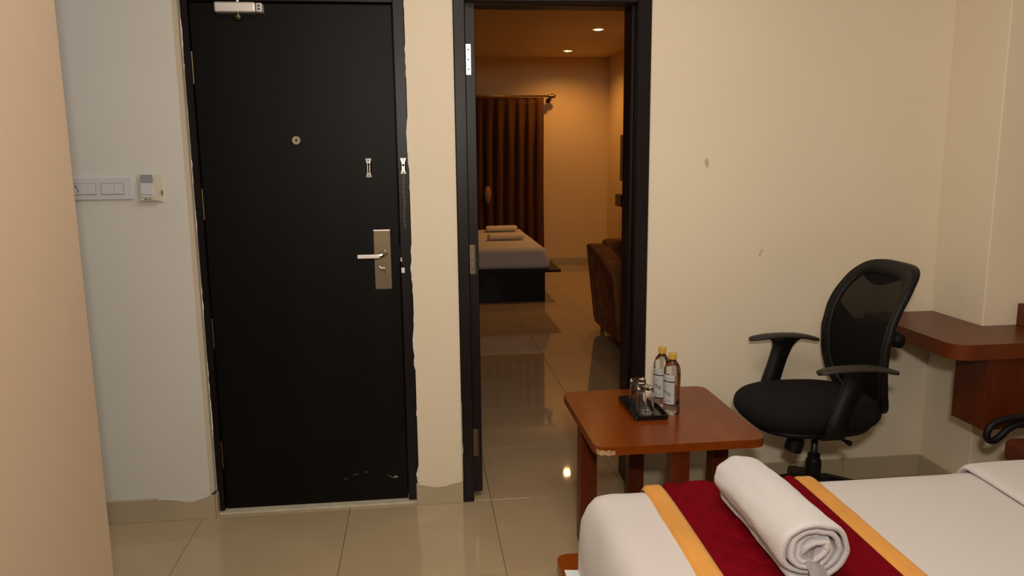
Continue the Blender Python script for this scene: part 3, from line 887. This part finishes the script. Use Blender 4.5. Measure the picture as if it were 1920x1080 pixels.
# solid padded lower half and curved band under the top rail
def pad(y0, y1, zlo, zhi, off, nm, m_, nu=16, nv=16, th=0.008):
    bm = bmesh.new()
    grid(bm, nu, nv, lambda u, v: back_surf(y0 + (y1 - y0) * u, zlo(u) + (zhi(u) - zlo(u)) * v, off))
    bmesh.ops.solidify(bm, geom=bm.faces, thickness=th)
    return mk(nm, bm, m_, parent=oc, smooth=True)


pad(OY - 0.185, OY + 0.185, lambda u: 0.52, lambda u: 0.805 + 0.060 * (abs(u - 0.5) * 2) ** 1.5, 0.010, 'lower_back_pad', 'black_fabric')
pad(OY - 0.17, OY + 0.175, lambda u: 1.0 - 0.045 * math.sin(PI * min(1, (1 - u) * 1.25)) ** 1.0, lambda u: 1.018, 0.004, 'top_band', 'black_fabric')
# lumbar bracket behind the back
bm = bmesh.new(); tube(bm, [(1.770, OY - 0.145, 0.772), (1.778, OY - 0.08, 0.772), (1.778, OY + 0.08, 0.772), (1.770, OY + 0.145, 0.772)], [0.022, 0.028, 0.028, 0.022], 12, flat=1.3)
bmesh.ops.scale(bm, vec=(1.0, 1, 1), verts=bm.verts)
mk('lumbar_support', bm, 'black_plastic', parent=oc, smooth=True)
bm = bmesh.new(); tube(bm, [(1.60, OY, 0.425), (1.74, OY, 0.43), (1.80, OY, 0.50), (1.785, OY, 0.62), (1.785, OY, 0.76)], [0.03, 0.032, 0.032, 0.028, 0.026], 12, flat=0.5, up=(0.5, 0, 1))
mk('back_upright', bm, 'black_plastic', parent=oc, smooth=True)
# arms
for s_ in (1, -1):
    ya = OY + 0.255 * s_
    bm = bmesh.new()
    path = [(1.362, 0.700, 0.55), (1.385, 0.7035, 0.85), (1.43, 0.7085, 1), (1.50, 0.711, 1), (1.56, 0.7085, 1), (1.61, 0.701, 0.9), (1.645, 0.692, 0.7), (1.664, 0.687, 0.35)]
    if s_ < 0: path = [(x + 0.035, z - 0.005, k) for x, z, k in path]
    rg = []
    for (x, z, k) in path:
        rg.append([bm.verts.new((x, ya + 0.033 * k * math.cos(2 * PI * q / 16), z + 0.011 * (0.6 + 0.4 * k) * math.sin(2 * PI * q / 16))) for q in range(16)])
    for a, b_ in zip(rg, rg[1:]):
        for q in range(16): bm.faces.new((a[q], a[(q + 1) % 16], b_[(q + 1) % 16], b_[q]))
    bm.faces.new(rg[0]); bm.faces.new(rg[-1])
    mk('arm_pad', bm, 'arm_pad', parent=oc, smooth=True)
    bm = bmesh.new(); dx = 0.035 if s_ < 0 else 0
    P_ = [(1.515 + dx, 0.698, 0.072), (1.512 + dx, 0.685, 0.050), (1.505 + dx, 0.665, 0.040), (1.490 + dx, 0.62, 0.036), (1.475 + dx * .8, 0.57, 0.036), (1.460 + dx * .7, 0.52, 0.038), (1.455 + dx * .6, 0.47, 0.040), (1.455 + dx * .5, 0.435, 0.042), (1.46 + dx * .5, 0.422, 0.042)]
    ins = [0, 0, 0, 0, 0, 0, 0.0, 0.02, 0.09]
    rg = []
    for (x, z, hw), i_ in zip(P_, ins):
        yc = ya - s_ * i_
        t_ = 0.011
        rg.append([bm.verts.new(p) for p in ((x - hw, yc - t_, z), (x + hw, yc - t_, z), (x + hw, yc + t_, z), (x - hw, yc + t_, z))])
    for a, b_ in zip(rg, rg[1:]):
        for q in range(4): bm.faces.new((a[q], a[(q + 1) % 4], b_[(q + 1) % 4], b_[q]))
    bm.faces.new(rg[0]); bm.faces.new(rg[-1]); bevel_all(bm, 0.004, 2, 0.9)
    mk('arm_post', bm, 'black_plastic', parent=oc, smooth=True)
# mechanism, knob, lever, gas lift
mk('tilt_mechanism', B(OX - 0.11, OX + 0.09, OY - 0.075, OY + 0.075, 0.375, 0.425, 0.012, 2), 'black_plastic', parent=oc)
bm = bmesh.new(); ax = Vector((-0.32, 0, -1)).normalized(); b0 = Vector((1.435, OY - 0.07, 0.420))
tube(bm, [b0 + ax * d for d in (0, 0.03, 0.032, 0.045, 0.048, 0.088, 0.094)], [0.018, 0.018, 0.029, 0.031, 0.034, 0.034, 0.028], 20)
mk('tension_knob', bm, 'black_plastic', parent=oc)
bm = bmesh.new(); tube(bm, [(OX + 0.02, OY - 0.07, 0.400), (OX + 0.03, OY - 0.16, 0.398), (OX + 0.03, OY - 0.20, 0.402)], [0.005, 0.005, 0.011], 8)
mk('height_lever', bm, 'black_plastic', parent=oc)
bm = bmesh.new(); lathe(bm, (OX, OY, 0), [(0.014, 0.18), (0.014, 0.38)], 16); mk('gas_rod', bm, 'dark_metal', parent=oc, smooth=True)
bm = bmesh.new(); lathe(bm, (OX, OY, 0), [(0.040, 0.10), (0.042, 0.19), (0.030, 0.20), (0.030, 0.258), (0.024, 0.268), (0.024, 0.285), (0.018, 0.29)], 24); mk('gas_sleeve', bm, 'black_plastic', parent=oc)
for k in range(5):
    a = math.radians(8 + 72 * k); c, s = math.cos(a), math.sin(a)
    bm = bmesh.new(); P_ = []
    rg = []
    for (d, z, hw, hh) in ((0.02, 0.165, 0.030, 0.026), (0.08, 0.160, 0.028, 0.024), (0.18, 0.135, 0.023, 0.018), (0.27, 0.108, 0.018, 0.014), (0.295, 0.100, 0.012, 0.010)):
        ctr = Vector((OX + c * d, OY + s * d, z)); sd = Vector((-s, c, 0))
        rg.append([bm.verts.new(ctr + sd * (hw * e) + Vector((0, 0, hh * f))) for e, f in ((-1, -1), (1, -1), (.8, 1), (-.8, 1))])
    for p, q in zip(rg, rg[1:]):
        for i in range(4): bm.faces.new((p[i], p[(i + 1) % 4], q[(i + 1) % 4], q[i]))
    bm.faces.new(rg[0]); bm.faces.new(rg[-1]); bevel_all(bm, 0.003, 1, 0.9)
    lg = mk('base_leg', bm, 'black_plastic', parent=oc)
    bm = bmesh.new(); cx_, cy_ = OX + c * 0.28, OY + s * 0.28
    for e in (-0.014, 0.014):
        tube(bm, [(cx_ + (-s) * (e - 0.008), cy_ + c * (e - 0.008), 0.027), (cx_ + (-s) * (e + 0.008), cy_ + c * (e + 0.008), 0.027)], 0.0268, 16)
    lathe(bm, (cx_, cy_, 0), [(0.007, 0.03), (0.007, 0.10)], 8)
    mk('caster', bm, 'black_plastic', parent=lg)

# ------------------------------------------------------------------ desk along the right wall
dk = thing('desk', (2.4, 2.75, 0), 'red brown wall desk wrapped around the corner column', 'desk')
bm = bmesh.new()
pts = rrect(1.93, 3.28, 2.595, 3.19, [0.05, 0, 0, 0], 8)
pts = [p for p in pts if not (p[0] > 3.0 and p[1] > 3.0)]
# outline with a notch for the column
arc = rrect(1.93, 3.28, 2.595, 3.19, [0.07, 0, 0, 0], 8)[:9]
out = arc + [(3.28, 2.595), (3.28, 2.880), (2.250, 2.880), (2.250, 3.198), (1.93, 3.198)]
prism(bm, out, 0.710, 0.769); bmesh.ops.triangulate(bm, faces=[f for f in bm.faces if len(f.verts) > 4])
mk('desktop', bm, 'wood_desk', parent=dk)
bm = bmesh.new(); box(bm, 2.082, 3.2, 2.612, 2.630, 0.432, 0.710, 0.001, 1); box(bm, 2.082, 2.10, 2.63, 2.79, 0.432, 0.710); box(bm, 3.18, 3.2, 2.63, 2.87, 0.432, 0.710)
mk('modesty_panel', bm, 'wood_leg', parent=dk)  # darker leg veneer puts the shade under the desk into the panel colour
mk('desk_support', B(3.1, 3.12, 2.64, 2.87, 0, 0.71, 0.001, 1), 'wood_desk', parent=dk)
lb = thing('ledge_board', (2.8, 2.86, 0.769), 'raised red brown wooden ledge standing on the desk by the column', 'shelf')
mk('front_board', B(2.398, 3.28, 2.845, 2.863, 0.7692, 0.862, 0.0015, 1), 'wood_desk', parent=lb)
mk('top_board', B(2.400, 3.28, 2.863, 2.8815, 0.7692, 0.858, 0.0015, 1), 'wood_leg', parent=lb)

# ------------------------------------------------------------------ second chair at the right edge, mostly out of frame
vc = thing('visitor_chair', (2.25, 2.3, 0), 'low chair with black tube arm and oxblood seat under the desk', 'chair')
bm = bmesh.new(); yv = 2.49
P0 = [(2.40, 0.575), (2.10, 0.578), (1.975, 0.572), (1.925, 0.560), (1.900, 0.535), (1.898, 0.505), (1.920, 0.490), (1.948, 0.505), (1.975, 0.535), (2.02, 0.552), (2.12, 0.556), (2.40, 0.552)]
P_ = [(x * 1.055, yv, 1.483 - (1.483 - z) * 1.055) for x, z in P0]
# smooth the loop
def chaikin(P, it=2):
    P = [Vector(p) for p in P]
    for _ in range(it):
        Q = [P[0]]
        for a, c in zip(P, P[1:]): Q += [a * .75 + c * .25, a * .25 + c * .75]
        Q.append(P[-1]); P = Q
    return P
tube(bm, chaikin(P_), 0.0125, 10); mk('tube_arm', bm, 'black_plastic', parent=vc, smooth=True)
bm = bmesh.new(); tube(bm, chaikin([(p[0], yv - 0.33, p[2]) for p in P_]), 0.0125, 10); mk('tube_arm', bm, 'black_plastic', parent=vc, smooth=True)
mk('seat', B(2.045, 2.50, 2.185, 2.465, 0.375, 0.462, 0.025, 4), 'red_leather', parent=vc, smooth=True)
mk('backrest', B(2.50, 2.55, 2.185, 2.465, 0.40, 0.69, 0.02, 3), 'red_leather', parent=vc, smooth=True)
mk('seat_box', B(2.055, 2.49, 2.195, 2.455, 0.05, 0.375, 0.004, 1), 'wood_leg', parent=vc)
for sx in (2.08, 2.46):
    for sy in (2.22, 2.43):
        bm = bmesh.new(); lathe(bm, (sx, sy, 0), [(0.0125, 0), (0.0125, 0.05)], 10); mk('leg', bm, 'black_plastic', parent=vc)
# ------------------------------------------------------------------ second room : bed
fb = thing('bed', (0.5, 8.7, 0), 'white made bed on a black base in the second room', 'bed')
mk('bed_base', B(-0.35, 1.233, 7.73, 9.75, 0, 0.300, 0.004, 1), 'bed_dark', parent=fb)
mk('platform', B(-0.42, 1.382, 7.66, 9.78, 0.300, 0.327, 0.006, 2), 'bed_dark', parent=fb)
bm = bmesh.new(); box(bm, -0.36, 1.285, 7.70, 9.70, 0.327, 0.546, 0.055, 5)
for v in bm.verts:
    f = (0.546 - v.co.z) / 0.22
    if v.co.x > 1.0: v.co.x += 0.015 * f - 0.04 * max(0, 1 - f)
    v.co.y += 0.004 * noise.noise(v.co * 6)
bmesh.ops.subdivide_edges(bm, edges=[e for e in bm.edges if e.calc_length() > 0.5], cuts=20, use_grid_fill=True)
for v in bm.verts: v.co += Vector((0, 0, 0.006 * noise.noise(v.co * 4)))
mk('mattress', bm, 'sheet', parent=fb, smooth=True)


def towel_roll(xa, xb, yc, label, skew):
    bm = bmesh.new(); n_ = 18; rg = []
    for k in range(21):
        t = k / 20; x = xa + (xb - xa) * t; e = min(1, min(t, 1 - t) * 14) ** 0.5 * 0.25 + 0.75
        rg.append([bm.verts.new((x, yc + skew * t + 0.062 * e * math.cos(2 * PI * q / n_), 0.553 + 0.034 + 0.034 * e * math.sin(2 * PI * q / n_) + 0.002 * noise.noise(Vector((x * 20, q, 0))))) for q in range(n_)])
    for a, b_ in zip(rg, rg[1:]):
        for q in range(n_): bm.faces.new((a[q], a[(q + 1) % n_], b_[(q + 1) % n_], b_[q]))
    bm.faces.new(rg[0]); bm.faces.new(rg[-1])
    o = mk('folded_towel', bm, 'tan_towel', origin=((xa + xb) / 2, yc, 0.548), smooth=True)
    tag(o, label, 'towel', 'rolled towels on the far bed')
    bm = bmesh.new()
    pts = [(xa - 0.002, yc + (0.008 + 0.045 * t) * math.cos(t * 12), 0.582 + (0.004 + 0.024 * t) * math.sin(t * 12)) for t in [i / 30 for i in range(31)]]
    tube(bm, pts, 0.003, 5); mk('roll_shade_line', bm, 'sofa', parent=o, label='dark spiral painting the shade between towel layers')  # brown spiral paints the shade between the rolled layers


towel_roll(0.722, 1.115, 8.40, 'rolled tan towel on the far bed, nearer the foot', 0.03)
towel_roll(0.775, 1.150, 9.32, 'rolled tan towel on the far bed, farther from the foot', 0.03)

# curtain, rod and cord
ct = thing('curtain', (0.3, 10.1, 0), 'long pleated brown curtain hanging behind the far bed', 'curtain')
CX0, CX1 = -0.9, 1.600
bm = bmesh.new()
NC = 420


def curt(u, v):
    x = CX0 + (CX1 - CX0) * u; z = 2.155 - 2.10 * v
    ph = x * 2 * PI / 0.132 + 1.2 * noise.noise(Vector((x * 2.1, 0, 0))) + 0.7 * noise.noise(Vector((x * 3, z * 0.8, 2)))
    amp = 0.012 + 0.030 * min(1, v * 3.5)
    s = math.sin(ph); s = math.copysign(abs(s) ** 0.75, s)
    x += 0.012 * math.cos(ph) * min(1, v * 3)
    return (x, 10.085 + amp * s + 0.008 * math.sin(z * 2 + x * 7), z)


grid(bm, NC, 26, curt); bmesh.ops.solidify(bm, geom=bm.faces, thickness=0.002)
mk('fabric', bm, 'curtain', parent=ct, smooth=True)
bm = bmesh.new(); k = 0; x = CX0 + 0.05
while x < CX1:
    box(bm, x, x + 0.045, 10.045, 10.060, 2.075, 2.160, 0.006, 2); x += 0.132
bm.free()
rd = thing('curtain_rod', (0.4, 10.08, 2.17), 'brass curtain rod with dark finial above the far bed', 'curtain rod')
bm = bmesh.new(); tube(bm, [(-1.0, 10.08, 2.172), (1.66, 10.08, 2.172)], 0.011, 12); mk('rod', bm, 'brass', parent=rd, smooth=True)
bm = bmesh.new(); lathe(bm, (1.655, 10.08, 2.172), [(0.010, 0), (0.022, 0.006), (0.022, 0.016), (0.012, 0.022), (0.026, 0.045), (0.030, 0.062), (0.022, 0.085), (0.006, 0.097)], 18, 'X')
mk('finial', bm, 'brass', parent=rd, smooth=True)
bm = bmesh.new(); box(bm, 1.668, 1.684, 10.07, 10.22, 2.135, 2.150, 0.003, 1); lathe(bm, (1.676, 10.20, 2.125), [(0.03, 0), (0.03, 0.02)], 16, 'Y'); lathe(bm, (1.676, 10.08, 2.15), [(0.022, -0.03), (0.016, 0.02)], 14)
mk('bracket', bm, 'bed_dark', parent=rd)
pc = thing('pull_cord', (0.79, 10.02, 1.3), 'curtain pull cord with oval wooden weight in front of the brown curtain', 'cord')
bm = bmesh.new(); tube(bm, [(0.865, 10.015, 2.15), (0.868, 10.01, 1.6), (0.866, 10.01, 1.06)], 0.003, 6); mk('cord', bm, 'curtain_dark', parent=pc)
bm = bmesh.new(); lathe(bm, (0.866, 10.005, 0.96), [(0.010, -0.125), (0.022, -0.10), (0.040, -0.03), (0.043, 0.03), (0.032, 0.08), (0.012, 0.10)], 18); mk('weight', bm, 'pulley', parent=pc, smooth=True)

# sofa in the second room
sf = thing('armchair', (1.9, 6.0, 0), 'brown velvet armchair at the right inside the second room', 'armchair')


def loft(bm, rings):
    V = [[bm.verts.new(p) for p in r] for r in rings]; n_ = len(V[0])
    for a, b_ in zip(V, V[1:]):
        for i in range(n_): bm.faces.new((a[i], a[(i + 1) % n_], b_[(i + 1) % n_], b_[i]))
    bm.faces.new(V[0]); bm.faces.new(V[-1])


# arms : side outline (Y,Z) sloping from the tall back to the front, tapering in towards the floor
def arm(x_out, sgn, nm):
    bm = bmesh.new()
    side = [(6.42, 0.725), (6.30, 0.735), (6.12, 0.72), (5.95, 0.685), (5.78, 0.640), (5.62, 0.610), (5.56, 0.585), (5.55, 0.52), (5.57, 0.30), (5.60, 0.09), (5.62, 0.06), (6.38, 0.06), (6.42, 0.10)]
    def ring(dx, ins):
        o = []
        for (y, z) in side:
            cyy, czz = 5.98, 0.40
            yy = y + (cyy - y) * ins * 0.12; zz = z + (czz - z) * ins * 0.12
            taper = 0.075 * (0.73 - zz) / 0.7
            o.append((x_out + sgn * (dx + taper), yy, zz))
        return o
    loft(bm, [ring(0.012, 1), ring(0.0, 0.35), ring(0.0, 0.3), ring(0.02, 0), ring(0.12, 0), ring(0.155, 0.35), ring(0.165, 1)])
    bevel_all(bm, 0.012, 2, 0.5)
    mk(nm, bm, 'sofa', parent=sf, smooth=True)


arm(1.368, 1, 'armrest'); arm(2.40, -1, 'armrest')
bm = bmesh.new(); box(bm, 1.50, 2.28, 6.22, 6.44, 0.12, 0.765, 0.04, 3); mk('backrest', bm, 'sofa', parent=sf, smooth=True)
bm = bmesh.new(); box(bm, 1.57, 2.20, 5.60, 6.25, 0.10, 0.42, 0.03, 3); mk('seat', bm, 'sofa', parent=sf, smooth=True)
for (lx, ly) in ((1.50, 5.66), (2.26, 5.66), (1.50, 6.36), (2.26, 6.36)):
    bm = bmesh.new(); lathe(bm, (lx, ly, 0), [(0.015, 0), (0.024, 0.07)], 10); mk('leg', bm, 'chrome', parent=sf)

tvt = thing('television', (2.42, 9.25, 1.4), 'flat black television on the right wall of the second room', 'television')
mk('screen', B(2.395, 2.425, 8.0, 9.32, 1.13, 1.67, 0.004, 1), 'tv', parent=tvt)
mk('wall_bracket', B(2.425, 2.459, 8.5, 8.8, 1.3, 1.5, 0.002, 1), 'dark_metal', parent=tvt)
wb = thing('set_top_box', (2.4, 9.2, 0.9), 'small black box on the wall below the far television', 'box')
mk('case', B(2.335, 2.459, 9.02, 9.30, 0.835, 0.975, 0.008, 2), 'tv', parent=wb)
mk('front_strip', B(2.37, 2.42, 9.014, 9.021, 0.86, 0.868), 'greyink', parent=wb)

# recessed ceiling lamps of the second room
for k, (x, y) in enumerate(((1.805, 9.56), (1.795, 7.90))):
    dl = thing('ceiling_downlight', (x, y, TOPZ), ('small round recessed ceiling lamp nearest the far wall', 'small round recessed ceiling lamp nearest the doorway')[k], 'light', 'recessed lamps of the second room')
    bm = bmesh.new(); lathe(bm, (x, y, TOPZ), [(0.052, -0.0005), (0.050, -0.005), (0.042, -0.007), (0.040, -0.004)], 28, cap=False)
    bmesh.ops.solidify(bm, geom=bm.faces, thickness=0.001)
    mk('lamp_rim', bm, 'white_plastic', parent=dl, smooth=True)
    bm = bmesh.new(); lathe(bm, (x, y, TOPZ), [(0.041, -0.002), (0.038, -0.0045), (0.010, -0.006)], 28); mk('lamp_disc', bm, 'lamp', parent=dl)
    d = bpy.data.lights.new('downlight_beam', 'SPOT'); d.energy = 38; d.color = (1.0, 0.50, 0.15); d.spot_size = math.radians(150); d.spot_blend = 0.9; d.shadow_soft_size = 0.04
    o = bpy.data.objects.new('downlight_beam', d); COL.objects.link(o); o.location = (x, y, TOPZ - 0.03)
